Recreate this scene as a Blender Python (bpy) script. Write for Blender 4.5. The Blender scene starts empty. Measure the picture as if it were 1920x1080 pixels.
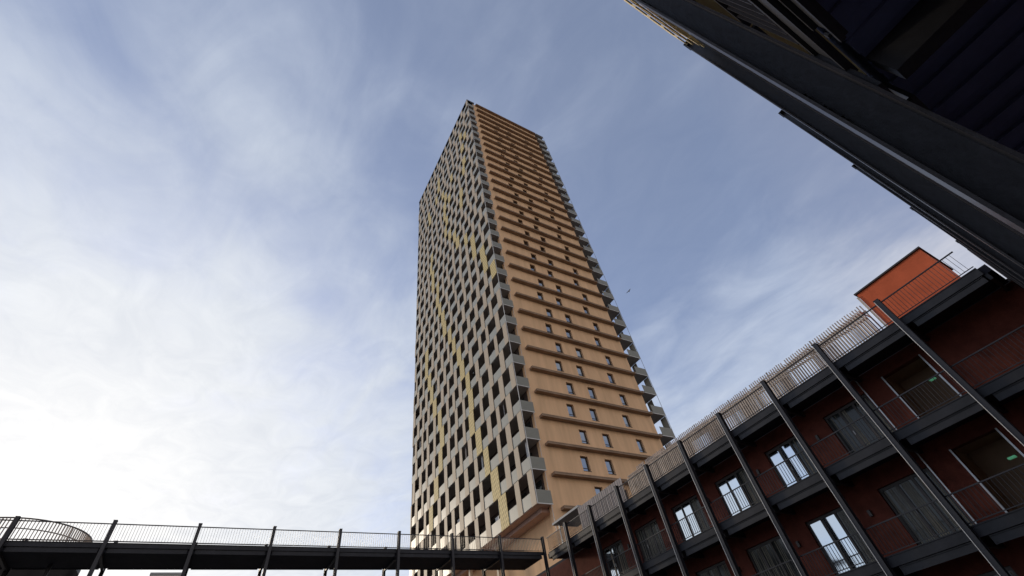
import bpy, math, random
from mathutils import Vector, Matrix
random.seed(7)
S = bpy.context.scene

# ---------------------------------------------------------------- camera
R_ = Vector((0.8652737, -0.4817039, -0.1387905))
U_ = Vector((-0.2716774, -0.6832790, 0.6777324))
F_ = Vector((0.4212990, 0.5487178, 0.7220914))
# (R_, U_, F_) is orthonormal in world axes: X along the far footbridge, Y along the right wing, Z up
U_ = F_.cross(R_) * -1 if F_.cross(R_).dot(U_) < 0 else F_.cross(R_)
cam = bpy.data.cameras.new('camera')
camo = bpy.data.objects.new('camera', cam)
S.collection.objects.link(camo)
B_ = F_ * -1
camo.matrix_world = Matrix(((R_.x, U_.x, B_.x, 0), (R_.y, U_.y, B_.y, 0), (R_.z, U_.z, B_.z, 0), (0, 0, 0, 1)))
cam.sensor_width = 36
cam.lens = 36 * 821.7 / 1920
cam.clip_start = 0.05
cam.clip_end = 5000
S.camera = camo
GZ = -1.6                                  # ground level, the eye is at z = 0

# ---------------------------------------------------------------- light
SUN_EL = math.radians(15)
SUN_AZ = math.radians(-17)                 # from +Y towards -X
sd = Vector((math.sin(SUN_AZ) * math.cos(SUN_EL), math.cos(SUN_AZ) * math.cos(SUN_EL), math.sin(SUN_EL)))
sl = bpy.data.lights.new('sun', 'SUN')
sl.energy = 1.4
sl.angle = math.radians(6)
sl.color = (1.0, .84, .64)
so = bpy.data.objects.new('sun', sl)
S.collection.objects.link(so)
so.rotation_euler = sd.to_track_quat('Z', 'Y').to_euler()

W = bpy.data.worlds.new('World')
S.world = W
W.use_nodes = True
nt = W.node_tree
N = nt.nodes
L = nt.links
for n in list(N): N.remove(n)


def nd(t, **k):
    n = N.new(t)
    for a, b in k.items(): setattr(n, a, b)
    return n


def vm(op, a, b=None):
    n = nd('ShaderNodeVectorMath', operation=op)
    L.new(a, n.inputs[0])
    if b is not None:
        if hasattr(b, 'is_linked'): L.new(b, n.inputs[1])
        else: n.inputs[1].default_value = b
    return n.outputs[0] if op not in ('DOT_PRODUCT', 'LENGTH') else n.outputs['Value']


def mt(op, a, b=None, c=None, clamp=False):
    n = nd('ShaderNodeMath', operation=op)
    n.use_clamp = clamp
    for i, v in enumerate((a, b, c)):
        if v is None: continue
        if hasattr(v, 'is_linked'): L.new(v, n.inputs[i])
        else: n.inputs[i].default_value = v
    return n.outputs[0]


def ramp(a, pts):
    n = nd('ShaderNodeValToRGB')
    e = n.color_ramp.elements
    e[0].position, e[0].color = pts[0][0], tuple(pts[0][1]) + (1,)
    e[1].position, e[1].color = pts[-1][0], tuple(pts[-1][1]) + (1,)
    for p, c in pts[1:-1]:
        q = e.new(p)
        q.color = tuple(c) + (1,)
    L.new(a, n.inputs[0])
    return n.outputs[0]


def mixc(f, a, b):
    n = nd('ShaderNodeMix', data_type='RGBA')
    if hasattr(f, 'is_linked'): L.new(f, n.inputs[0])
    else: n.inputs[0].default_value = f
    for i, v in ((6, a), (7, b)):
        if hasattr(v, 'is_linked'): L.new(v, n.inputs[i])
        else: n.inputs[i].default_value = tuple(v) + (1,)
    return n.outputs[2]


sky = nd('ShaderNodeTexSky', sky_type='NISHITA')
sky.sun_disc = False
sky.sun_elevation = SUN_EL
sky.sun_rotation = SUN_AZ
sky.air_density = 1.0
sky.dust_density = 2.0
sky.ozone_density = 2.5
tc = nd('ShaderNodeTexCoord')
dirn = vm('NORMALIZE', tc.outputs['Generated'])
sep = nd('ShaderNodeSeparateXYZ')
L.new(dirn, sep.inputs[0])
# thin high cloud sheet: look direction met with a flat layer overhead
zc = mt('MAXIMUM', sep.outputs[2], 0.06)
px = mt('DIVIDE', sep.outputs[0], zc)
py = mt('DIVIDE', sep.outputs[1], zc)
cmb = nd('ShaderNodeCombineXYZ')
L.new(px, cmb.inputs[0])
L.new(py, cmb.inputs[1])
mp = nd('ShaderNodeMapping')
mp.inputs['Rotation'].default_value = (0, 0, math.radians(24))
mp.inputs['Scale'].default_value = (1.0, 0.70, 1)
L.new(cmb.outputs[0], mp.inputs[0])


def noise(scale, detail, rough, dist, vec, off=0.0):
    n = nd('ShaderNodeTexNoise', noise_dimensions='3D')
    n.inputs['Scale'].default_value = scale
    n.inputs['Detail'].default_value = detail
    n.inputs['Roughness'].default_value = rough
    n.inputs['Distortion'].default_value = dist
    v = vm('ADD', vec, (off, off * 1.7, off * .3))
    L.new(v, n.inputs['Vector'])
    return n.outputs[0]


n1 = noise(1.15, 6, .5, .6, mp.outputs[0], 3.1)
n2 = noise(3.6, 8, .55, 1.0, mp.outputs[0], 11.7)
mp2 = nd('ShaderNodeMapping')
mp2.inputs['Rotation'].default_value = (0, 0, math.radians(-34))
mp2.inputs['Scale'].default_value = (1.6, .22, 1)
L.new(cmb.outputs[0], mp2.inputs[0])
n3 = noise(2.0, 8, .6, .3, mp2.outputs[0], 5.2)
cl = mt('ADD', mt('MULTIPLY', n1, .56), mt('MULTIPLY', n2, .30))
cl = mt('ADD', cl, mt('MULTIPLY', n3, .14))
sunc = vm('DOT_PRODUCT', dirn, tuple(sd))             # 1 towards the sun
near = mt('MULTIPLY_ADD', sunc, .5, .5)
cl = mt('ADD', cl, mt('MULTIPLY', mt('POWER', near, 10.0), .27))
cl = mt('ADD', cl, mt('MULTIPLY', mt('SUBTRACT', 1.0, mt('ABSOLUTE', sep.outputs[2])), .22))
cover = nd('ShaderNodeMapRange')
cover.interpolation_type = 'SMOOTHSTEP'
cover.inputs['From Min'].default_value = .45
cover.inputs['From Max'].default_value = .82
cover.inputs['To Min'].default_value = .3
cover.inputs['To Max'].default_value = .98
L.new(cl, cover.inputs['Value'])
# brightness of thin cloud: strong forward scattering round the sun; unseen sky opposite brightened as added fill
glow = ramp(near, [(0.0, (1.0, .88, .74)), (.35, (.80, .76, .76)), (.55, (.54, .61, .75)), (.75, (.57, .64, .77)), (.86, (.62, .68, .78)), (.94, (.76, .80, .86)), (.975, (.87, .89, .92)), (1.0, (1.03, 1.02, 1.0))])
wis = noise(7.0, 9, .62, 1.2, mp.outputs[0], 21.3)
glow = vm('MULTIPLY', glow, mixc(wis, (.84, .855, .89), (1.17, 1.155, 1.12)))
skyc = vm('SCALE', vm('MULTIPLY', sky.outputs[0], (.98, 1.0, 1.22)))
skyc.node.inputs['Scale'].default_value = 0.15
out = mixc(cover.outputs[0], skyc, glow)
bg = nd('ShaderNodeBackground')
bg.inputs['Strength'].default_value = 1.0
L.new(out, bg.inputs['Color'])
wo = nd('ShaderNodeOutputWorld')
L.new(bg.outputs[0], wo.inputs[0])

S.view_settings.view_transform = 'Standard'
S.view_settings.look = 'None'
S.view_settings.gamma = 1
S.view_settings.exposure = 0.0
S.render.resolution_x = 1920
S.render.resolution_y = 1080
S.cycles.max_bounces = 6


# ---------------------------------------------------------------- materials
def mat(name, col, rough=.7, metal=0.0, var=.15, scale=3.0, bump=0.0, spec=.5, bscale=None, col2=None, stretch=(1, 1, 1)):
    m = bpy.data.materials.new(name)
    m.use_nodes = True
    t = m.node_tree
    b = t.nodes['Principled BSDF']
    b.inputs['Roughness'].default_value = rough
    b.inputs['Metallic'].default_value = metal
    b.inputs['Specular IOR Level'].default_value = spec
    g = t.nodes.new('ShaderNodeTexCoord')
    mpn = t.nodes.new('ShaderNodeMapping')
    mpn.inputs['Scale'].default_value = stretch
    t.links.new(g.outputs['Object'], mpn.inputs[0])
    n = t.nodes.new('ShaderNodeTexNoise')
    n.inputs['Scale'].default_value = scale
    n.inputs['Detail'].default_value = 8
    n.inputs['Roughness'].default_value = .65
    t.links.new(mpn.outputs[0], n.inputs['Vector'])
    r = t.nodes.new('ShaderNodeValToRGB')
    r.color_ramp.elements[0].position = .3
    r.color_ramp.elements[1].position = .7
    c2 = col2 or tuple(min(1, c * (1 + var)) for c in col)
    r.color_ramp.elements[0].color = tuple(c * (1 - var) for c in col) + (1,)
    r.color_ramp.elements[1].color = tuple(c2) + (1,)
    t.links.new(n.outputs[0], r.inputs[0])
    t.links.new(r.outputs[0], b.inputs['Base Color'])
    if bump:
        n2_ = t.nodes.new('ShaderNodeTexNoise')
        n2_.inputs['Scale'].default_value = bscale or scale * 8
        n2_.inputs['Detail'].default_value = 4
        t.links.new(g.outputs['Object'], n2_.inputs['Vector'])
        bp = t.nodes.new('ShaderNodeBump')
        bp.inputs['Strength'].default_value = bump
        bp.inputs['Distance'].default_value = .02
        t.links.new(n2_.outputs[0], bp.inputs['Height'])
        t.links.new(bp.outputs[0], b.inputs['Normal'])
    return m


M = {}
M['ground'] = mat('paving', (.09, .085, .08), .85, scale=.6, var=.3, bump=.3)
M['steel'] = mat('dark_painted_steel', (.029, .029, .033), .5, .0, .3, 2.0, .15, .25)
M['steel_post'] = mat('dark_painted_steel_post', (.024, .022, .025), .42, .0, .3, 2.0, .15, .4)
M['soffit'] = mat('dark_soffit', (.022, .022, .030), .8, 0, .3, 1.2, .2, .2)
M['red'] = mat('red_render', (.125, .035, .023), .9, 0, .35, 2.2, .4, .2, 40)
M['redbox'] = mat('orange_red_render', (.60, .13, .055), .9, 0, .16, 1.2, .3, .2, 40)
M['orange'] = mat('ochre_render', (.83, .53, .30), .92, 0, .14, .9, .3, .15, 12, stretch=(1, 1, .12))
M['ledge'] = mat('brown_concrete_ledge', (.33, .225, .15), .9, 0, .2, .6, .2, .15)
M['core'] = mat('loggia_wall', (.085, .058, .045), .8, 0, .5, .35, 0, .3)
M['slab'] = mat('tower_slab', (.42, .38, .34), .85, 0, .15, .8)
M['soffitpink'] = mat('tower_soffit', (.55, .36, .28), .85, 0, .12, .8)
M['parapet'] = mat('pale_grey_panel', (.41, .395, .325), .42, 0, .13, .35, 0, .5)
M['parapet2'] = mat('grey_green_panel', (.25, .24, .19), .5, 0, .12, .5, 0, .5)
M['cream'] = mat('cream_panel', (.62, .49, .34), .6, 0, .12, .3, 0, .4)
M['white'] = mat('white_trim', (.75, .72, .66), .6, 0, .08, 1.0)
M['timber'] = mat('timber_slat', (.60, .50, .40), .75, 0, .3, 1.5, .2, .3, stretch=(3, 3, .4))
M['goldtimber'] = mat('pale_timber', (.93, .72, .45), .6, 0, .2, 1.5, .1, .4, stretch=(3, 3, .4))
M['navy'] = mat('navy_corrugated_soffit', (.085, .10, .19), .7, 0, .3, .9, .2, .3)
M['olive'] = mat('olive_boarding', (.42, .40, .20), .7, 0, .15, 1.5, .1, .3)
M['timber2'] = mat('grey_timber_slat', (.42, .36, .32), .8, 0, .3, 1.5, .2, .3, stretch=(3, 3, .4))
M['galv'] = mat('galvanised_steel', (.42, .42, .42), .35, .6, .15, 3.0)
M['frame'] = mat('window_frame', (.05, .04, .035), .5, 0, .1, 3)
M['canopy'] = mat('grey_canopy', (.35, .35, .34), .6, 0, .15, 1.0)
M['curtain'] = mat('curtain', (.55, .53, .5), .9, 0, .2, 1.0)
M['drape'] = mat('drape', (.17, .155, .12), .9, 0, .3, 3)
M['leaf'] = mat('leaf', (.06, .11, .03), .6, 0, .4, 5)
M['gull'] = mat('feather', (.34, .36, .40), .8, 0, .2, 8)
M['glass'] = mat('window_glass', (.26, .30, .34), .04, 1.0, .06, .3)
M['doorglass'] = mat('door_glass', (.72, .78, .82), .05, 1.0, .05, .3)
M['darkglass'] = mat('dark_glass', (.035, .038, .036), .10, .3, .3, .8)
M['recess'] = mat('passage_render', (.30, .20, .13), .9, 0, .2, .8, .2, .2)

# woven bamboo lattice panel
mb = bpy.data.materials.new('woven_bamboo')
mb.use_nodes = True
t = mb.node_tree
b = t.nodes['Principled BSDF']
b.inputs['Roughness'].default_value = .65
g = t.nodes.new('ShaderNodeTexCoord')
fac = None
for sgn in (1, -1):
    mpn = t.nodes.new('ShaderNodeMapping')
    mpn.inputs['Rotation'].default_value = (math.radians(20 * sgn), 0, 0)
    t.links.new(g.outputs['Object'], mpn.inputs[0])
    w = t.nodes.new('ShaderNodeTexWave')
    w.wave_type = 'BANDS'
    w.bands_direction = 'Y'
    w.inputs['Scale'].default_value = 1.1
    w.inputs['Distortion'].default_value = .4
    w.inputs['Detail'].default_value = 2
    t.links.new(mpn.outputs[0], w.inputs[0])
    if fac is None: fac = w.outputs[1]
    else:
        mm = t.nodes.new('ShaderNodeMath')
        mm.operation = 'MAXIMUM'
        t.links.new(fac, mm.inputs[0])
        t.links.new(w.outputs[1], mm.inputs[1])
        fac = mm.outputs[0]
r = t.nodes.new('ShaderNodeValToRGB')
r.color_ramp.elements[0].position = .55
r.color_ramp.elements[0].color = (.46, .34, .13, 1)
r.color_ramp.elements[1].position = .75
r.color_ramp.elements[1].color = (.84, .64, .27, 1)
t.links.new(fac, r.inputs[0])
t.links.new(r.outputs[0], b.inputs['Base Color'])
M['bamboo'] = mb
mg = bpy.data.materials.new('green_lamp')
mg.use_nodes = True
b = mg.node_tree.nodes['Principled BSDF']
b.inputs['Base Color'].default_value = (.1, .5, .25, 1)
b.inputs['Emission Color'].default_value = (.25, .9, .5, 1)
b.inputs['Emission Strength'].default_value = .16
M['lamp'] = mg


# ---------------------------------------------------------------- mesh helpers
class MB:
    def __init__(s):
        s.v = []
        s.f = []

    def box(s, x0, x1, y0, y1, z0, z1):
        x0, x1 = sorted((x0, x1))
        y0, y1 = sorted((y0, y1))
        z0, z1 = sorted((z0, z1))
        n = len(s.v)
        s.v += [(x0, y0, z0), (x1, y0, z0), (x1, y1, z0), (x0, y1, z0), (x0, y0, z1), (x1, y0, z1), (x1, y1, z1), (x0, y1, z1)]
        s.f += [tuple(n + i for i in q) for q in ((0, 3, 2, 1), (4, 5, 6, 7), (0, 1, 5, 4), (1, 2, 6, 5), (2, 3, 7, 6), (3, 0, 4, 7))]
        return s

    def bar(s, p, q, w, h=None, up=(0, 0, 1)):
        p = Vector(p)
        q = Vector(q)
        d = (q - p).normalized()
        a = d.cross(Vector(up))
        if a.length < 1e-4: a = d.cross(Vector((1, 0, 0)))
        a.normalize()
        c = a.cross(d)
        h = h or w
        n = len(s.v)
        for o in (p, q):
            for i, j in ((-1, -1), (1, -1), (1, 1), (-1, 1)):
                s.v.append(tuple(o + a * i * w / 2 + c * j * h / 2))
        s.f += [tuple(n + i for i in f) for f in ((0, 1, 2, 3), (7, 6, 5, 4), (0, 4, 5, 1), (1, 5, 6, 2), (2, 6, 7, 3), (3, 7, 4, 0))]
        return s

    def poly(s, pts):
        n = len(s.v)
        s.v += [tuple(p) for p in pts]
        s.f.append(tuple(range(n, n + len(pts))))
        return s

    def build(s, name, m, parent=None, origin=None):
        me = bpy.data.meshes.new(name)
        o = Vector(origin) if origin else Vector((0, 0, 0))
        me.from_pydata([tuple(Vector(v) - o) for v in s.v], [], s.f)
        me.materials.append(m)
        me.update()
        ob = bpy.data.objects.new(name, me)
        S.collection.objects.link(ob)
        ob.location = o
        if parent is not None:
            ob.parent = parent
            ob.matrix_parent_inverse = Matrix.Identity(4)
            w_ = Vector((0, 0, 0))
            pp = parent
            while pp is not None:
                w_ += pp.location
                pp = pp.parent
            ob.location = o - w_
        return ob


def thing(name, label, cat, loc=(0, 0, 0), group=None):
    o = bpy.data.objects.new(name, None)
    S.collection.objects.link(o)
    o.location = loc
    o.empty_display_size = .3
    o['label'] = label
    o['category'] = cat
    if group: o['group'] = group
    return o


# ---------------------------------------------------------------- ground
g_ = MB().poly([(-2500, -2500, GZ), (2500, -2500, GZ), (2500, 2500, GZ), (-2500, 2500, GZ)]).build('ground', M['ground'])
g_['kind'] = 'structure'

# ---------------------------------------------------------------- tower
TX0, TX1 = 21.9, 43.1                       # outer faces left and right
CX0, CX1 = 23.45, 40.65                     # ochre core
TY0, TY1 = 31.0, 61.3
FH = 2.92
NF = 31
Z0 = 13.84
TT = Z0 + NF * FH
tower = thing('residential_tower', 'very tall slender tower with ochre render side and pale panelled loggia side', 'tower', (32, 46, GZ))

# ochre wall with real window openings
WY = 31.3
wall = MB()
wins = []
ROWS = []
z = GZ
bands = []
lz0 = 16.5
for k in range(-6, 31):
    zb = lz0 + k * FH
    if zb < GZ: continue
    odd = k % 2
    xs = [(28.05, 28.98), (31.1, 32.05), (35.85, 36.8)] if not odd else [(28.8, 29.75), (31.85, 32.83), (36.62, 37.55)]
    if k >= 28 or k < -1: xs = []
    bands.append((zb, xs, k))
zp = GZ
for zb, xs, k in bands:
    zt = zb + FH if k < 30 else TT + .1
    if k == bands[0][2]: wall.box(CX0, CX1, WY, WY + .35, GZ, zb)
    if not xs or k == 30:
        wall.box(CX0, CX1, WY, WY + .35, zb, zt)
        continue
    w0, w1 = zb + .78, zb + 2.28
    wall.box(CX0, CX1, WY, WY + .35, zb, w0)
    wall.box(CX0, CX1, WY, WY + .35, w1, zt)
    a = CX0
    for x0, x1 in xs:
        wall.box(a, x0, WY, WY + .35, w0, w1)
        a = x1
    wall.box(a, CX1, WY, WY + .35, w0, w1)
    for x0, x1 in xs: wins.append((x0, x1, w0, w1, k))
wall.box(CX0, CX1, WY + .36, 60.9, TT - .2, TT + .05)
wall.build('wall', M['orange'], tower, (32, WY, 50))
c = MB()
c.box(CX0, CX0 + .3, WY + .36, 61.0, Z0, TT - .21)
c.box(CX1 - .3, CX1, WY + .36, 61.0, GZ, TT - .21)
c.box(CX0 + .3, CX1 - .3, 60.6, 61.0, GZ, TT - .21)
MB().box(CX0 + .4, CX0 + .7, WY + .36, 61.0, GZ, Z0 - .003).build('base_wall', M['orange'], tower, (CX0, 46, 5))
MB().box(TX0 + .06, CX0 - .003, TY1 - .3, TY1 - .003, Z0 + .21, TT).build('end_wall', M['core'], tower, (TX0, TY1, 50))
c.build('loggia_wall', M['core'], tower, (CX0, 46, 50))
wins.sort(key=lambda w: w[2])
for x0, x1, w0, w1, k in wins[:100]:
    f = MB()
    yy = WY + .2
    t_ = .08
    f.box(x0, x0 + t_, yy, yy + .07, w0, w1).box(x1 - t_, x1, yy, yy + .07, w0, w1)
    f.box(x0 + t_, x1 - t_, yy, yy + .07, w0, w0 + t_).box(x0 + t_, x1 - t_, yy, yy + .07, w1 - t_, w1)
    f.box(x0 + t_, x1 - t_, yy, yy + .07, w0 + .34, w0 + .40)
    f.box(x0 - .02, x1 + .02, WY - .03, WY + .2, w0 - .03, w0 + .004)
    wf = f.build('window', M['frame'], tower, (x0, yy, w0))
    MB().box(x0 + .04, x1 - .04, yy + .03, yy + .04, w0 + .04, w1 - .04).build('pane', M['glass'], wf, (x0, yy, w0))
for k in range(-1, 31):
    zb = lz0 + k * FH
    if k == 30: zb = TT - .3
    lw = MB()
    a, b_ = 24.15, 40.5
    if k == -1: a = 24.4; b_ = 40.5
    lw.box(a, b_, WY - .55, WY - .003, zb - .12, zb + .12)
    lw.box(a + .02, b_ - .02, WY - .57, WY - .553, zb + .05, zb + .125)
    lw.build('ledge', M['ledge'], tower, (a, WY, zb))

# loggia slabs, one per storey
for k in range(NF + 1):
    zb = Z0 + k * FH
    for x0, x1, e0, e1 in ((TX0 + .06, CX0 - .003, TX0 + .005, CX0 + .05), (CX1 + .003, TX1 - .06, 41.0, TX1 - .005)):
        MB().box(x0, x1, TY0 + .03, TY1, zb - .02, zb + .2).build('loggia_slab', M['slab'] if k else M['soffitpink'], tower, (x0, TY0, zb))
        MB().box(e0, e1, TY0 - .02, TY0 + .027, zb - .05, zb + .02).build('slab_edge', M['white'], tower, (e0, TY0, zb))

# downstand under the lowest loggia
MB().box(TX0 + .9, CX0 + .39, TY0 + .9, TY1 - .3, Z0 - .35, Z0 - .021).build('soffit_beam', M['soffitpink'], tower, (TX0, 46, Z0))

# end parapets of the loggias seen from the courtyard
for k in range(NF):
    zb = Z0 + k * FH
    MB().box(TX0 + .07, CX0 + .02, TY0 - .015, TY0 + .025, zb + .022, zb + 1.12).build('balcony_parapet', M['parapet2'], tower, (TX0, TY0, zb))
    MB().box(41.02, TX1 - .05, TY0 - .015, TY0 + .025, zb + .022, zb + 1.12).build('balcony_parapet', M['parapet2'], tower, (TX1, TY0, zb))
MB().box(TX0 + .012, TX0 + .058, TY0 - .035, TY0 + .015, Z0 - .03, TT + .1).build('corner_rod', M['white'], tower, (TX0, TY0, 50))
r2 = MB()
r2.box(CX0 - .12, CX0 - .09, TY0 + .05, TY0 + .08, GZ, TT)
r2.build('downpipe', M['galv'], tower, (CX0, TY0, 50))
MB().box(TX1 - .045, TX1 - .005, TY0 - .02, TY0 + .02, Z0, TT).build('corner_rod', M['galv'], tower, (TX1, TY0, 50))

# the loggia screen of the left face: parapets and storey-high panels
YEL = [(36.3, 0), (37.5, 1), (38.6, 2), (39.5, 3), (40.4, 4), (41.4, 5), (42.3, 6), (43.2, 7), (44.2, 8), (45.2, 9), (46.2, 10), (47.2, 11), (48.3, 12), (49.3, 13), (50.2, 14), (51.0, 15), (51.6, 16), (52.2, 17), (52.9, 18), (53.6, 19),
       (31.7, 10), (33.0, 11), (34.4, 12), (35.6, 13), (37.0, 14), (38.3, 15), (39.9, 16), (41.4, 17), (43.0, 18), (44.6, 19), (45.9, 20), (46.2, 21), (46.0, 22), (45.5, 23), (46.4, 24),
       (54.2, 1), (53.4, 2), (52.3, 3), (50.8, 4), (50.1, 5), (50.7, 6), (51.7, 7), (52.6, 8), (53.8, 9), (54.9, 10), (56, 11),
       (38.5, 19), (37.6, 20), (36.8, 22), (36.2, 23), (35.4, 25), (34.8, 26), (35.8, 27), (49, 25), (48, 26), (47.4, 27), (53, 24), (54, 25), (42, 22), (41.3, 24)]
par, cre, yel, gaps = [], [], [], []
for k in range(NF):
    zb = Z0 + k * FH
    segs = []
    if k == 0:
        segs = [('p', 31.0, 31.82), ('o', 31.82, 33.27), ('p', 33.27, 34.12), ('o', 34.12, 35.7), ('y', 35.7, 37.25), ('o', 37.25, 39.15), ('p', 39.15, 40.15)]
        y = 40.15
    elif k == 1:
        segs = [('o', 31.0, 32.5), ('p', 32.5, 33.35), ('o', 33.35, 34.4), ('p', 34.4, 35.37), ('o', 35.37, 36.6), ('y', 36.6, 38.2)]
        y = 38.2
    else:
        y = 31.0
        if k % 2 == 0 or k in (10,):
            segs.append(('p', y, y + random.uniform(.7, 1.0)))
            y = segs[-1][2]
    while y < TY1 - .6:
        w = random.choice((1.2, 1.45, 1.45, 1.6, 1.85))
        e = min(y + w, TY1)
        segs.append(('o', y, e))
        y = e
        if y >= TY1 - .3: break
        w = random.choice((.75, .85, .95, 1.0))
        e = min(y + w, TY1)
        segs.append(('p', y, e))
        y = e
    for yc, kk in YEL:
        if kk != k or k < 2: continue
        best = min((i for i, s_ in enumerate(segs) if s_[0] == 'p'), key=lambda i: abs((segs[i][1] + segs[i][2]) / 2 - yc))
        s_ = segs[best]
        # widen the bamboo panel at the cost of its neighbours
        if best + 1 < len(segs): segs[best + 1] = (segs[best + 1][0], s_[2] + .42, segs[best + 1][2]); s_ = (s_[0], s_[1], s_[2] + .42)
        segs[best] = ('y', s_[1], s_[2])
    for kind, a, e in segs:
        if kind == 'o':
            par.append((a, e, zb))
        elif kind == 'p':
            cre.append((a, e, zb))
        else:
            yel.append((a, e, zb))


def screen(items, name, m, x0, x1, lo, hi, lim=100):
    items.sort(key=lambda q: q[2] + .5 * q[0])
    items = list(items)
    for a, e, zb in items[:lim]:
        q = MB()
        q.box(x0, x1, a + .03, e - .03, zb + lo, zb + hi)
        q.build(name, m, tower, (x0, a, zb))
    if items[lim:]:
        q = MB()
        for a, e, zb in items[lim:]: q.box(x0, x1, a + .03, e - .03, zb + lo, zb + hi)
        o = q.build(name, m, tower, (x0, 46, 60))
        o['kind'] = 'stuff'


screen(par, 'parapet_panel', M['parapet'], TX0 + .0, TX0 + .03, .03, 1.14)
screen(cre, 'storey_panel', M['cream'], TX0 - .045, TX0 - .005, -.04, FH - .06)
screen(yel, 'bamboo_panel', M['bamboo'], TX0 - .06, TX0 - .01, -.04, FH - .06)
# dark joint posts beside each storey panel
q = MB()
for a, e, zb in cre + yel:
    q.box(TX0 + .004, TX0 + .055, e - .028, e + .02, zb, zb + FH - .1)
o = q.build('joint_post', M['frame'], tower, (TX0, 46, 60))
o['kind'] = 'stuff'
# curtains and dividers glimpsed in some loggias
n_ = 0
for a, e, zb in sorted(par, key=lambda q: q[2] + .5 * q[0])[:230]:
    if random.random() < .22:
        yy = random.uniform(a + .3, e - .3)
        w = random.choice((.07, .07, .3))
        MB().box(TX0 + .35, TX0 + .4, yy, yy + w, zb + .2, zb + FH - .05).build('loggia_blind', M[random.choice(('curtain', 'curtain', 'darkglass', 'timber2'))], tower, (TX0, yy, zb))
for i, (a, e, zb) in enumerate(sorted(par, key=lambda q: q[2] + .5 * q[0])[3:150:9]):
    yy = (a + e) / 2 + random.uniform(-.3, .3)
    if i % 2:
        m = MB()
        for j in range(60):
            c_ = Vector((TX0 + .3 + random.uniform(-.16, .16), yy + random.uniform(-.2, .2), zb + 1.25 + random.uniform(-.2, .3)))
            d_ = Vector((random.uniform(-1, 1), random.uniform(-1, 1), random.uniform(-.3, 1))).normalized() * .11
            e_ = Vector((random.uniform(-1, 1), random.uniform(-1, 1), random.uniform(-1, 1))).normalized() * .04
            m.poly([c_ - d_, c_ + e_, c_ + d_, c_ - e_])
        m.build('potted_plant', M['leaf'], tower, (TX0, yy, zb + 1.2))
    else:
        m = MB()
        for j in range(3): m.box(TX0 + .28, TX0 + .30, yy - .35 + .24 * j, yy - .17 + .24 * j, zb + random.uniform(.9, 1.1), zb + 1.62)
        m.box(TX0 + .27, TX0 + .31, yy - .4, yy + .4, zb + 1.62, zb + 1.65)
        m.build('laundry', M['white'], tower, (TX0, yy, zb + 1.2))
# glazed doors at the back of the loggias (lower storeys)
n_ = 0
for k in range(8):
    zb = Z0 + k * FH + .2
    yy = 31.9 + random.uniform(0, .8)
    while yy < 55 and n_ < 98:
        MB().box(CX0 - .05, CX0 - .01, yy, yy + 1.7, zb, zb + 2.3).build('loggia_door', M['darkglass'], tower, (CX0, yy, zb))
        n_ += 1
        yy += random.choice((2.7, 3.4))
# right-hand loggia: screens on the far side and dividers
for k in range(NF):
    zb = Z0 + k * FH
    y0 = TY0 + (.1 if k % 2 else 1.0)
    q = MB().box(TX1 - .04, TX1, y0, y0 + .9, zb + .2, zb + FH - .03)
    q.box(TX1 - .035, TX1 - .005, y0 + .9, y0 + 4, zb + .03, zb + 1.1)
    q.box(TX1 - .04, TX1, y0 + 4.0, y0 + 4.9, zb + .2, zb + FH - .03)
    q.build('side_screen', M['parapet'], tower, (TX1, TY0, zb))
# storeys below the loggias: recessed base with glazing and columns
for i in range(3, 11):
    MB().box(TX0 + .8, TX0 + 1.1, 31.3 + 2.9 * i, 31.6 + 2.9 * i, GZ, Z0 - .36).build('base_column', M['cream'], tower, (TX0, 31.3 + 2.9 * i, GZ))
# roof parapet
MB().box(TX0 - .03, CX0 + .3, TY0 - .03, TY1, TT - .02, TT + .35).build('roof_parapet', M['frame'], tower, (TX0, 46, TT))
MB().box(40.95, TX1 + .02, TY0 - .03, TY1, TT + .2, TT + .55).build('roof_parapet', M['frame'], tower, (TX1, 46, TT))
q = MB().box(24.2, 40.3, WY - .2, WY + .1, TT + .1, TT + .42)
q.build('roof_coping', M['frame'], tower, (32, WY, TT))


# ---------------------------------------------------------------- galleries (right wing, near wing)
class Gal:
    """local run s, inward depth d, height z -> world"""
    def __init__(g, kind): g.kind = kind

    def P(g, s, d, z):
        if g.kind == 'right': return (18.0 + d, s, z)
        if g.kind == 'near': return (s, -.27 - d, z)
        return (s, 25.4 + d, z)

    def box(g, m, s0, s1, d0, d1, z0, z1):
        a = g.P(s0, d0, z0)
        b_ = g.P(s1, d1, z1)
        m.box(a[0], b_[0], a[1], b_[1], a[2], b_[2])
        return m


LV = [8.3, 5.43, 2.56, -.31]


DARKD = {(2.56, 11.35), (2.56, 14.35), (2.56, 5.4), (5.43, 5.4), (-.31, 8.35), (5.43, 17.35)}


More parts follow.
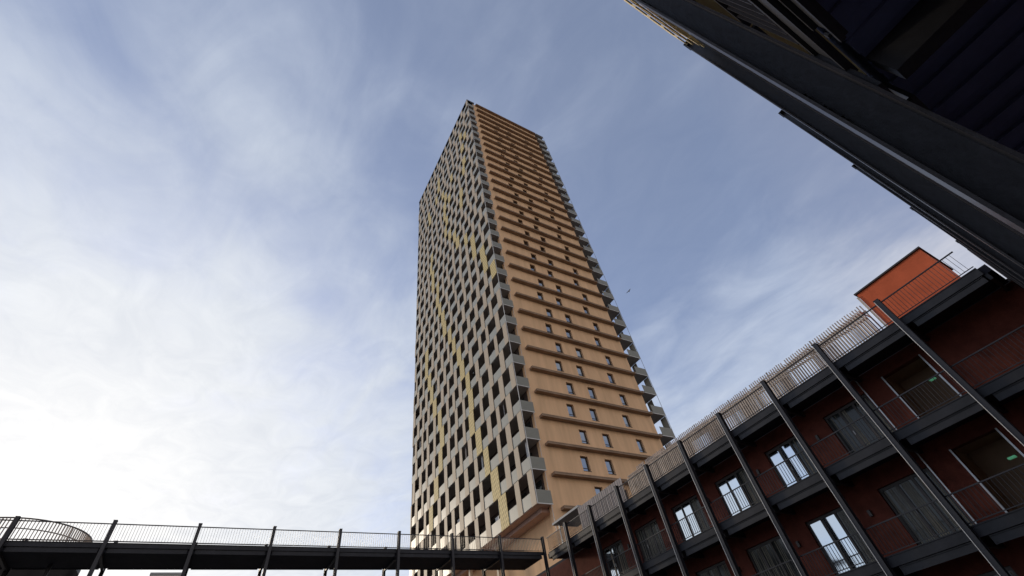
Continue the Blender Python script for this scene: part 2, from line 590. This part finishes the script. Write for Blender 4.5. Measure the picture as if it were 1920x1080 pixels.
def gallery(g, posts, root, ins=(.10, .28), softs=('soffit',) * 4, skip=(), pw=.08, levels=LV, depth=1.55, toprail=9.12, bottom=GZ, top=9.18):
    lo, hi = posts[0], posts[-1]
    for s in posts:
        if s in skip: continue
        m = MB()
        g.box(m, s - pw, s + pw, -.10, -.084, bottom, top)
        g.box(m, s - pw, s + pw, .084, .10, bottom, top)
        g.box(m, s - .008, s + .008, -.0838, .0838, bottom, top)
        g.box(m, s - pw - .01, s + pw + .01, -.11, .11, top + .001, top + .016)
        m.build('post', M['steel_post'], root, g.P(s, 0, bottom))
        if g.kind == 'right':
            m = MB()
            g.box(m, s + pw - .018, s + pw, -.118, -.101, bottom, top - .05)  # added white strip, imitates the sky's glint along the flange edge
            m.build('rim_highlight', M['white'], root, g.P(s, -.1, bottom))
        for z in levels:
            m = MB()
            g.box(m, s - pw + .01, s + pw - .01, .101, .124, z - .52, z + .02)
            for bz in (z - .45, z - .3, z - .12):
                for bs in (-.045, .045): g.box(m, s + bs - .014, s + bs + .014, -.094 + .01, -.07, bz - .014, bz + .014)
            m.build('bracket', M['steel'], root, g.P(s, .1, z))
    for li, z in enumerate(levels):
        m = MB()
        g.box(m, lo - .2, hi + .2, .20, depth, z - .28, z - .02)
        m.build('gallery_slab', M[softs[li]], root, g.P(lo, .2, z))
        for i in range(len(posts) - 1):
            a, b_ = posts[i], posts[i + 1]
            m = MB()
            g.box(m, a + .02, b_ - .02, .125, .145, z - .28, z)           # channel web
            g.box(m, a + .02, b_ - .02, .105, .1248, z - .025, z + .005)   # top flange
            g.box(m, a + .02, b_ - .02, .105, .1248, z - .29, z - .265)
            m.build('edge_beam', M['steel'], root, g.P(a, .12, z))
            m = MB()
            g.box(m, a + ins[0], b_ - ins[1], .155, .175, z - .52, z - .31)
            g.box(m, a + ins[0], b_ - ins[1], .130, .1548, z - .535, z - .51)
            g.box(m, a + ins[0], b_ - ins[1], .130, .1548, z - .33, z - .31)
            for e_ in (a + ins[0] + .05, b_ - ins[1] - .05):
                g.box(m, e_ - .012, e_ + .012, .118, .129, z - .50, z - .47)
            m.build('lower_beam', M['steel'], root, g.P(a, .15, z))
            # cross beam into the wall
            m = MB()
            g.box(m, a - .05, a + .05, .20, depth, z - .50, z - .283)
            m.build('cross_beam', M['steel'], root, g.P(a, .2, z))
            # railing
            m = MB()
            zt = z + .84
            g.box(m, a + .02, b_ - .02, .105, .145, zt - .035, zt)
            g.box(m, a + .02, b_ - .02, .115, .135, z + .06, z + .085)
            n = max(2, int((b_ - a - .1) / .108))
            for j in range(1, n):
                s = a + .05 + (b_ - a - .1) * j / n
                g.box(m, s - .006, s + .006, .112, .138, z + .086, zt - .036)
            m.build('railing', M['steel_post'], root, g.P(a, .12, z))


right = thing('gallery_building', 'dark red apartment block with black steel access galleries and slender posts', 'building', (20, 12, GZ))
GR = Gal('right')
RP = [.09, 2.64, 5.2, 7.74, 10.3, 12.85, 15.35, 17.87, 20.45, 22.97, 25.38]
gallery(GR, RP, right, skip=(.09, 25.38))
WX = 19.58
# red wall with openings; doors listed per level
doors3 = [(5.4, 7.2), (8.35, 10.15), (11.35, 13.15), (14.35, 16.15), (17.35, 19.15), (20.3, 22.1)]
doors2 = [(5.4, 7.15), (8.35, 10.15), (11.35, 13.15), (14.35, 16.15), (17.35, 19.15), (20.3, 22.1)]
lev = [(5.43, 8.02, doors3, [(3.18, 4.57)]), (2.56, 5.15, doors2, [(3.16, 4.52)]), (-.31, 2.28, doors2, [(3.16, 4.52)])]
wm = MB()
for zf, zc_, ds, ps in lev:
    holes = sorted([(a, b_, zf, zf + 2.0, 'd') for a, b_ in ds] + [(a, b_, zf, zf + 2.15, 'p') for a, b_ in ps])
    y = -2.0
    for a, b_, h0, h1, kd in holes:
        wm.box(WX, WX + .3, y, a, zf - .28, zc_)
        wm.box(WX, WX + .3, a, b_, h1, zc_)
        wm.box(WX, WX + .3, a, b_, zf - .28, zf)
        y = b_
        if kd == 'd':
            f = MB()
            t_ = .06
            mid = b_ - .6
            xx = WX + .1
            cuts = [a + .03, a + .62, mid, b_ - .03]
            for u in cuts: f.box(xx, xx + .07, u - .045, u + .045, zf, h1)
            for u0, u1 in zip(cuts, cuts[1:]):
                f.box(xx, xx + .07, u0 + .045, u1 - .045, zf, zf + .09).box(xx, xx + .07, u0 + .045, u1 - .045, h1 - .10, h1)
            fr = f.build('door', M['frame'], right, (WX, a, zf))
            MB().box(WX - .02, WX + .1, a, b_, zf - .02, zf + .015).build('sill', M['galv'], fr, (xx, a, zf))
            for i_, (u0, u1) in enumerate(zip(cuts, cuts[1:])):
                dk = (zf, a) in DARKD or i_ == 0
                MB().box(xx + .03, xx + .04, u0 + .04, u1 - .04, zf + .08, h1 - .09).build('pane', M['darkglass'] if dk else M['doorglass'], fr, (xx, u0, zf))
                if dk:
                    cu = MB()
                    u = u0 + .07
                    while u < u1 - .1:
                        if random.random() < .7: cu.box(xx + .022, xx + .029, u, u + random.uniform(.02, .06), zf + .1, h1 - .12)
                        u += .075
                    if cu.v: cu.build('curtain', M['drape'], fr, (xx, u0, zf))
            MB().box(xx - .05, xx - .02, mid - .03, mid - .01, zf + .95, zf + 1.1).build('handle', M['galv'], fr, (xx, mid, zf + 1))
        else:
            f = MB()
            f.box(WX + .3, WX + 1.3, a - .1, a, zf - .0, zc_).box(WX + .3, WX + 1.3, b_, b_ + .1, zf, zc_)
            f.box(WX + 1.3, WX + 1.4, a - .1, b_ + .1, zf, zc_)
            f.box(WX + .3, WX + 1.3, a, b_, h1, h1 + .1).box(WX + .02, WX + 1.3, a, b_, zf - .1, zf - .002)
            f.build('passage', M['recess'], right, (WX, a, zf))
            for u in (a, b_): MB().box(WX - .03, WX + .0, u - .03, u + .02, zf, h1).build('passage_trim', M['galv'], right, (WX, u, zf))
            MB().box(WX + .35, WX + .50, a + .22, a + .42, zf + 1.40, zf + 1.45).build('emergency_light', M['lamp'], right, (WX, a, zf + 1.9))
    wm.box(WX, WX + .3, y, 30.0, zf - .28, zc_)
wm.box(WX, WX + .3, -2, 30, GZ, -.6)
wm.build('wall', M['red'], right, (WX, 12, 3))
# narrow vertical pipes and wall lamps between doors
for zf, zc_, ds, ps in lev[:2]:
    MB().box(WX - .12, WX - .07, 5.30, 5.34, zf + .1, zc_ - .1).build('downpipe', M['galv'], right, (WX, 5.3, zf))
    MB().box(WX - .12, WX - .07, 2.86, 2.90, zf + .1, zc_ - .1).build('downpipe', M['galv'], right, (WX, 2.86, zf))
    for yy in (7.75, 10.75, 13.75, 16.75, 19.75):
        MB().box(WX - .09, WX, yy, yy + .1, zf + 1.35, zf + 1.55).build('wall_lamp', M['frame'], right, (WX, yy, zf))
# rear rooms and roof slab behind the wall so nothing shows through
bk = MB()
bk.box(WX + .3, 30, -2, 30, 8.03, 8.28)
bk.box(29.8, 30, -2, 30, GZ, 8.02)
bk.box(WX + .301, 29.8, -2, -1.8, GZ, 8.02)
bk.box(WX + .301, 29.8, 29.8, 30, GZ, 8.02)
for zz in (5.15, 2.28): bk.box(WX + 3.2, 29.8, -1.8, 29.8, zz, zz + .25)
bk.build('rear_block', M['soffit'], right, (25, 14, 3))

# stair housing on the roof
sh = thing('stair_housing', 'orange red boxy stair housing standing on the gallery roof', 'roof hut', (21, 1.9, 8.29))
q = MB().box(19.7, 22.4, .66, 3.22, 8.29, 10.72)
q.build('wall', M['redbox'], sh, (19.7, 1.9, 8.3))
q = MB().box(19.62, 22.5, .60, 3.28, 10.722, 10.78)
q.build('roof_edge', M['frame'], sh, (19.7, 1.9, 10.7))
q = MB().box(19.66, 19.697, 3.23, 3.30, 8.29, 10.6)
q.build('corner_trim', M['timber'], sh, (19.7, 3.2, 8.3))

# timber slat pergola on the roof
pg = thing('slat_pergola', 'long screen of thin vertical timber slats along the gallery roof edge', 'pergola', (20.4, 11, 8.29))
y = 3.62
while y < 18.6:
    e = min(y + 2.5, 18.7)
    m1, m2, m3 = MB(), MB(), MB()
    s = y
    while s < e:
        m1.box(19.86, 19.92, s, s + random.uniform(.035, .05), 8.32, 10.12 + random.uniform(-.02, .02))
        if random.random() < .97: m2.box(20.98, 21.03, s + .02, s + .06, 8.32, 10.98 + random.uniform(-.03, .03))
        m3.box(19.93, 20.97, s + .01, s + .04, 10.22, 10.28)
        s += .118
    m1.box(19.925, 19.96, y, e - .01, 9.98, 10.07).box(19.925, 19.96, y, e - .01, 8.55, 8.64)
    m2.box(21.035, 21.07, y, e - .01, 10.6, 10.7).box(21.035, 21.07, y, e - .01, 8.55, 8.64)
    m1.build('front_slats', M['timber'], pg, (19.9, y, 8.32))
    m2.build('rear_slats', M['timber2'], pg, (21, y, 8.32))
    m3.build('top_slats', M['timber'], pg, (20.4, y, 10.2))
    y += 2.5
# grey corrugated screen and flat canopy at the far end of the roof
cs = MB()
s = 19.3
while s < 23.7:
    cs.box(20.0, 20.05, s, s + .12, 8.3, 10.5)
    cs.box(20.02, 20.09, s + .12, s + .2, 8.3, 10.5)
    s += .2
o = cs.build('corrugated_screen', M['timber2'])
o['label'] = 'dull grey corrugated screen between pergola and flat canopy on the roof'
o['category'] = 'screen'
cn = thing('roof_canopy', 'flat pale grey canopy plate at the far end of the gallery roof', 'canopy', (21, 25, 8.3))
MB().box(20.0, 22.2, 23.8, 27.0, 10.55, 10.68).build('roof_plate', M['canopy'], cn, (21, 25, 10.6))
for yy in (24.1, 26.6):
    MB().box(20.3, 20.38, yy, yy + .08, 8.3, 10.549).build('post', M['galv'], cn, (20.3, yy, 8.3))

# ---------------------------------------------------------------- near wing overhead
nearb = thing('gallery_building', 'dark steel gallery wing looming directly overhead in shadow', 'building', (6, -1.5, GZ))
GN = Gal('near')
NP = [-7.05, -3.91, -.78, 2.35, 5.47, 8.6, 11.74, 14.87, 17.9]
gallery(GN, NP, nearb, pw=.10, ins=(.15, .48), softs=('olive', 'olive', 'navy', 'navy'))
wm = MB()
x = -6.9
while x < 18:
    wm.box(x, x + .11, -1.84, -.46, 2.255, 2.279)
    x += .22
wm.build('soffit_ribs', M['navy'], nearb, (5, -1, 2.26))
MB().box(18.3, 30, -.75, -.16, 7.55, 9.0).build('roof_upstand', M['steel'], nearb, (20, -.5, 8))
for i, xx in enumerate((3.0, 6.6, 9.8)):
    MB().box(xx, xx + 1.2, -1.2, -1.14, 7.93, 7.98).build('soffit_lamp', M['galv'], nearb, (xx, -1.2, 8))
wm = MB()
wm.box(-10, WX - .01, -2.15, -1.85, GZ, 8.02)
wm.build('wall', M['red'], nearb, (5, -2, 3))
wm = MB().box(-10, 18.9, -9, -2.16, 8.03, 8.28)
wm.box(-10, 18.9, -9, -8.8, GZ, 8.02)
wm.build('rear_block', M['soffit'], nearb, (5, -6, 3))
for zf in (5.43, 2.56, -.31):
    for xx in (-2.0, 1.6, 4.6, 7.7, 10.9, 14.1):
        f = MB().box(xx, xx + 1.2, -1.846, -1.80, zf, zf + .07).box(xx, xx + 1.2, -1.846, -1.80, zf + 1.93, zf + 2.0)
        f.box(xx, xx + .06, -1.846, -1.80, zf + .07, zf + 1.93).box(xx + 1.14, xx + 1.2, -1.846, -1.80, zf + .07, zf + 1.93).box(xx + .56, xx + .64, -1.846, -1.80, zf + .07, zf + 1.93)
        fr = f.build('door', M['frame'], nearb, (xx, -1.8, zf))
        MB().box(xx + .05, xx + 1.15, -1.83, -1.82, zf + .06, zf + 1.94).build('pane', M['doorglass'], fr, (xx, -1.8, zf))
# sunlit timber slats on its roof edge
ns = thing('slat_screen', 'sunlit golden timber slats on the roof edge of the overhead wing', 'screen', (3.9, -.2, 8.3))
m = MB()
x = .3
i = 0
while x < 4.9:
    for r_, yo in enumerate((-.20, -.25, -.30)):
        m.box(x + r_ * .11, x + r_ * .11 + .26, yo, yo + .02, 8.31, 9.08 + .03 * r_)
    x += .335
m.box(.3, 5.3, -.335, -.303, 8.95, 9.03)
m.box(.3, 5.3, -.335, -.303, 8.40, 8.48)
m.build('slats', M['goldtimber'], ns, (3, -.2, 8.3))

# ---------------------------------------------------------------- footbridge
fb = thing('footbridge', 'long dark steel footbridge with thin railings crossing low in front of the tower', 'footbridge', (3, 26, GZ))
GW = Gal('walk')
wp = [17.83 - 3.13 * i for i in range(9, -1, -1)]
for row, d in (('post', 0.0), ('post', 2.36)):
    for s in wp:
        if d and s > 17: continue
        m = MB()
        tp = 9.18 if d == 0 else 9.16
        GW.box(m, s - .065, s + .065, d - .10, d - .084, GZ, tp)
        GW.box(m, s - .065, s + .065, d + .084, d + .10, GZ, tp)
        GW.box(m, s - .008, s + .008, d - .0838, d + .0838, GZ, tp)
        GW.box(m, s - .075, s + .075, d - .11, d + .11, tp + .001, tp + .015)
        m.build('post', M['steel_post'], fb, GW.P(s, d, GZ))
m = MB()
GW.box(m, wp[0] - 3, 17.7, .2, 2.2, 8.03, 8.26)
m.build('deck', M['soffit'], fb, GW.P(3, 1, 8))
for i in range(len(wp) - 1):
    a, b_ = wp[i], wp[i + 1]
    for d in (.12, 2.22):
        m = MB()
        GW.box(m, a + .02, b_ - .02, d, d + .02, 8.19, 8.37)
        GW.box(m, a + .02, b_ - .02, d - .02, d - .0002, 8.35, 8.375)
        GW.box(m, a + .02, b_ - .02, d - .02, d - .0002, 8.18, 8.20)
        GW.box(m, a + .15, b_ - .15, d + .022, d + .04, 8.0, 8.17)
        m.build('edge_beam', M['steel'], fb, GW.P(a, d, 8))
    m = MB()
    GW.box(m, a - .05, a + .05, .2, 2.2, 7.93, 8.029)
    m.build('cross_beam', M['steel'], fb, GW.P(a, .2, 7.8))
    m = MB()
    d = .1
    GW.box(m, a + .02, b_ - .02, d, d + .04, 9.09, 9.125)
    GW.box(m, a + .02, b_ - .02, d + .01, d + .03, 8.42, 8.44)
    for j in range(1, 28):
        s = a + (b_ - a) * j / 28
        GW.box(m, s - .005, s + .005, d + .008, d + .032, 8.441, 9.089)
    m.build('railing', M['steel_post'], fb, GW.P(a, d, 8.4))
    m = MB()
    d = 2.26
    GW.box(m, a + .02, b_ - .02, d, d + .04, 9.12, 9.16)
    m.build('rear_handrail', M['steel_post'], fb, GW.P(a, d, 9))

# round slatted balustrade behind the footbridge
cb = thing('round_balustrade', 'round slatted balustrade behind the left end of the footbridge', 'balustrade', (-7.5, 28.5, 8.3))
cx, cy, rr = -7.5, 28.5, 2.4
m, rl = MB(), MB()
n = 132
for i in range(n):
    a = 2 * math.pi * i / n
    p = (cx + rr * math.cos(a), cy + rr * math.sin(a))
    m.bar((p[0], p[1], 8.38), (p[0], p[1], 9.40), .030, .045, (math.cos(a), math.sin(a), 0))
m.build('slats', M['timber'], cb, (cx, cy, 8.4))
for zz, hh, r3 in ((9.42, .04, rr), (9.05, .025, rr - .05), (8.36, .04, rr)):
    rl = MB()
    for i in range(64):
        a, b_ = 2 * math.pi * i / 64, 2 * math.pi * (i + 1) / 64
        rl.bar((cx + r3 * math.cos(a), cy + r3 * math.sin(a), zz), (cx + r3 * math.cos(b_), cy + r3 * math.sin(b_), zz), .05, hh)
    rl.build('rail', M['steel_post'], cb, (cx, cy, zz))
m = MB()
ring = [(cx + (rr + .1) * math.cos(2 * math.pi * i / 48), cy + (rr + .1) * math.sin(2 * math.pi * i / 48)) for i in range(48)]
m.poly([(p[0], p[1], 8.33) for p in ring])
m.poly([(p[0], p[1], 8.08) for p in ring[::-1]])
for i in range(48):
    p, q_ = ring[i], ring[(i + 1) % 48]
    m.poly([(p[0], p[1], 8.08), (q_[0], q_[1], 8.08), (q_[0], q_[1], 8.33), (p[0], p[1], 8.33)])
m.build('platform', M['steel'], cb, (cx, cy, 8.2))
for i in range(6):
    a = 2 * math.pi * (i + .35) / 6
    MB().box(cx + 2.2 * math.cos(a) - .06, cx + 2.2 * math.cos(a) + .06, cy + 2.2 * math.sin(a) - .06, cy + 2.2 * math.sin(a) + .06, GZ, 8.079).build('leg', M['steel_post'], cb, (cx, cy, GZ))
    MB().bar((cx + 2.33 * math.cos(a), cy + 2.33 * math.sin(a), 8.38), (cx + 2.33 * math.cos(a), cy + 2.33 * math.sin(a), 9.4), .05).build('upright', M['steel_post'], cb, (cx, cy, 8.4))

# ---------------------------------------------------------------- distant white house under the bridge
wh = thing('white_building', 'small pale building seen under the footbridge at lower left', 'building', (-4, 60, GZ))
MB().box(-4.9, -2.3, 60, 66, GZ, 16.9).build('wall', M['white'], wh, (-4, 60, GZ))
MB().box(-5.0, -2.2, 59.9, 66.1, 16.901, 17.1).build('roof', M['canopy'], wh, (-4, 60, 17))
for zz in (2, 5, 8, 11, 14):
    MB().box(-4.4, -3.0, 59.96, 59.997, zz, zz + 1.4).build('window', M['darkglass'], wh, (-4, 60, zz))

# ---------------------------------------------------------------- gull
bpos = Vector((46.12, 30.0, 47.97)) * 1.6
gl = thing('bird', 'tiny grey bird flying in the open sky right of the tower', 'bird', tuple(bpos))
m = MB()


def lens_body(m, p0, p1, r, seg=8):
    p0, p1 = Vector(p0), Vector(p1)
    d = (p1 - p0).normalized()
    a = d.cross(Vector((0, 0, 1))).normalized()
    c = a.cross(d)
    base = len(m.v)
    T = [0, .12, .3, .55, .8, 1]
    RR = [.15, .7, 1, .9, .45, .05]
    for t_, r_ in zip(T, RR):
        for j in range(seg):
            an = 2 * math.pi * j / seg
            m.v.append(tuple(p0 + (p1 - p0) * t_ + (a * math.cos(an) + c * math.sin(an)) * r * r_))
    for i in range(len(T) - 1):
        for j in range(seg):
            k2 = (j + 1) % seg
            m.f.append((base + i * seg + j, base + i * seg + k2, base + (i + 1) * seg + k2, base + (i + 1) * seg + j))
    m.f.append(tuple(base + j for j in range(seg))[::-1])
    m.f.append(tuple(base + (len(T) - 1) * seg + j for j in range(seg)))


lens_body(m, bpos + Vector((.35, .1, 0)), bpos + Vector((-.4, -.1, 0)), .11)
m.build('body', M['gull'], gl, tuple(bpos))
for sg in (1, -1):
    w = MB()
    o_ = bpos + Vector((.05, .02, .03))
    p1 = o_ + Vector((.05, sg * .45, .16))
    p2 = o_ + Vector((-.2, sg * .95, .02))
    for lo_, th in ((0, 0), (1, .03)):
        w.poly([tuple(v + Vector((0, 0, th))) for v in ((o_ + Vector((.13, 0, 0))), (p1 + Vector((.1, 0, 0))), p2, (p1 + Vector((-.13, 0, 0))), (o_ + Vector((-.15, 0, 0))))])
    for i in range(5): w.f.append((i, (i + 1) % 5, 5 + (i + 1) % 5, 5 + i))
    w.build('wing', M['gull'], gl, tuple(bpos))
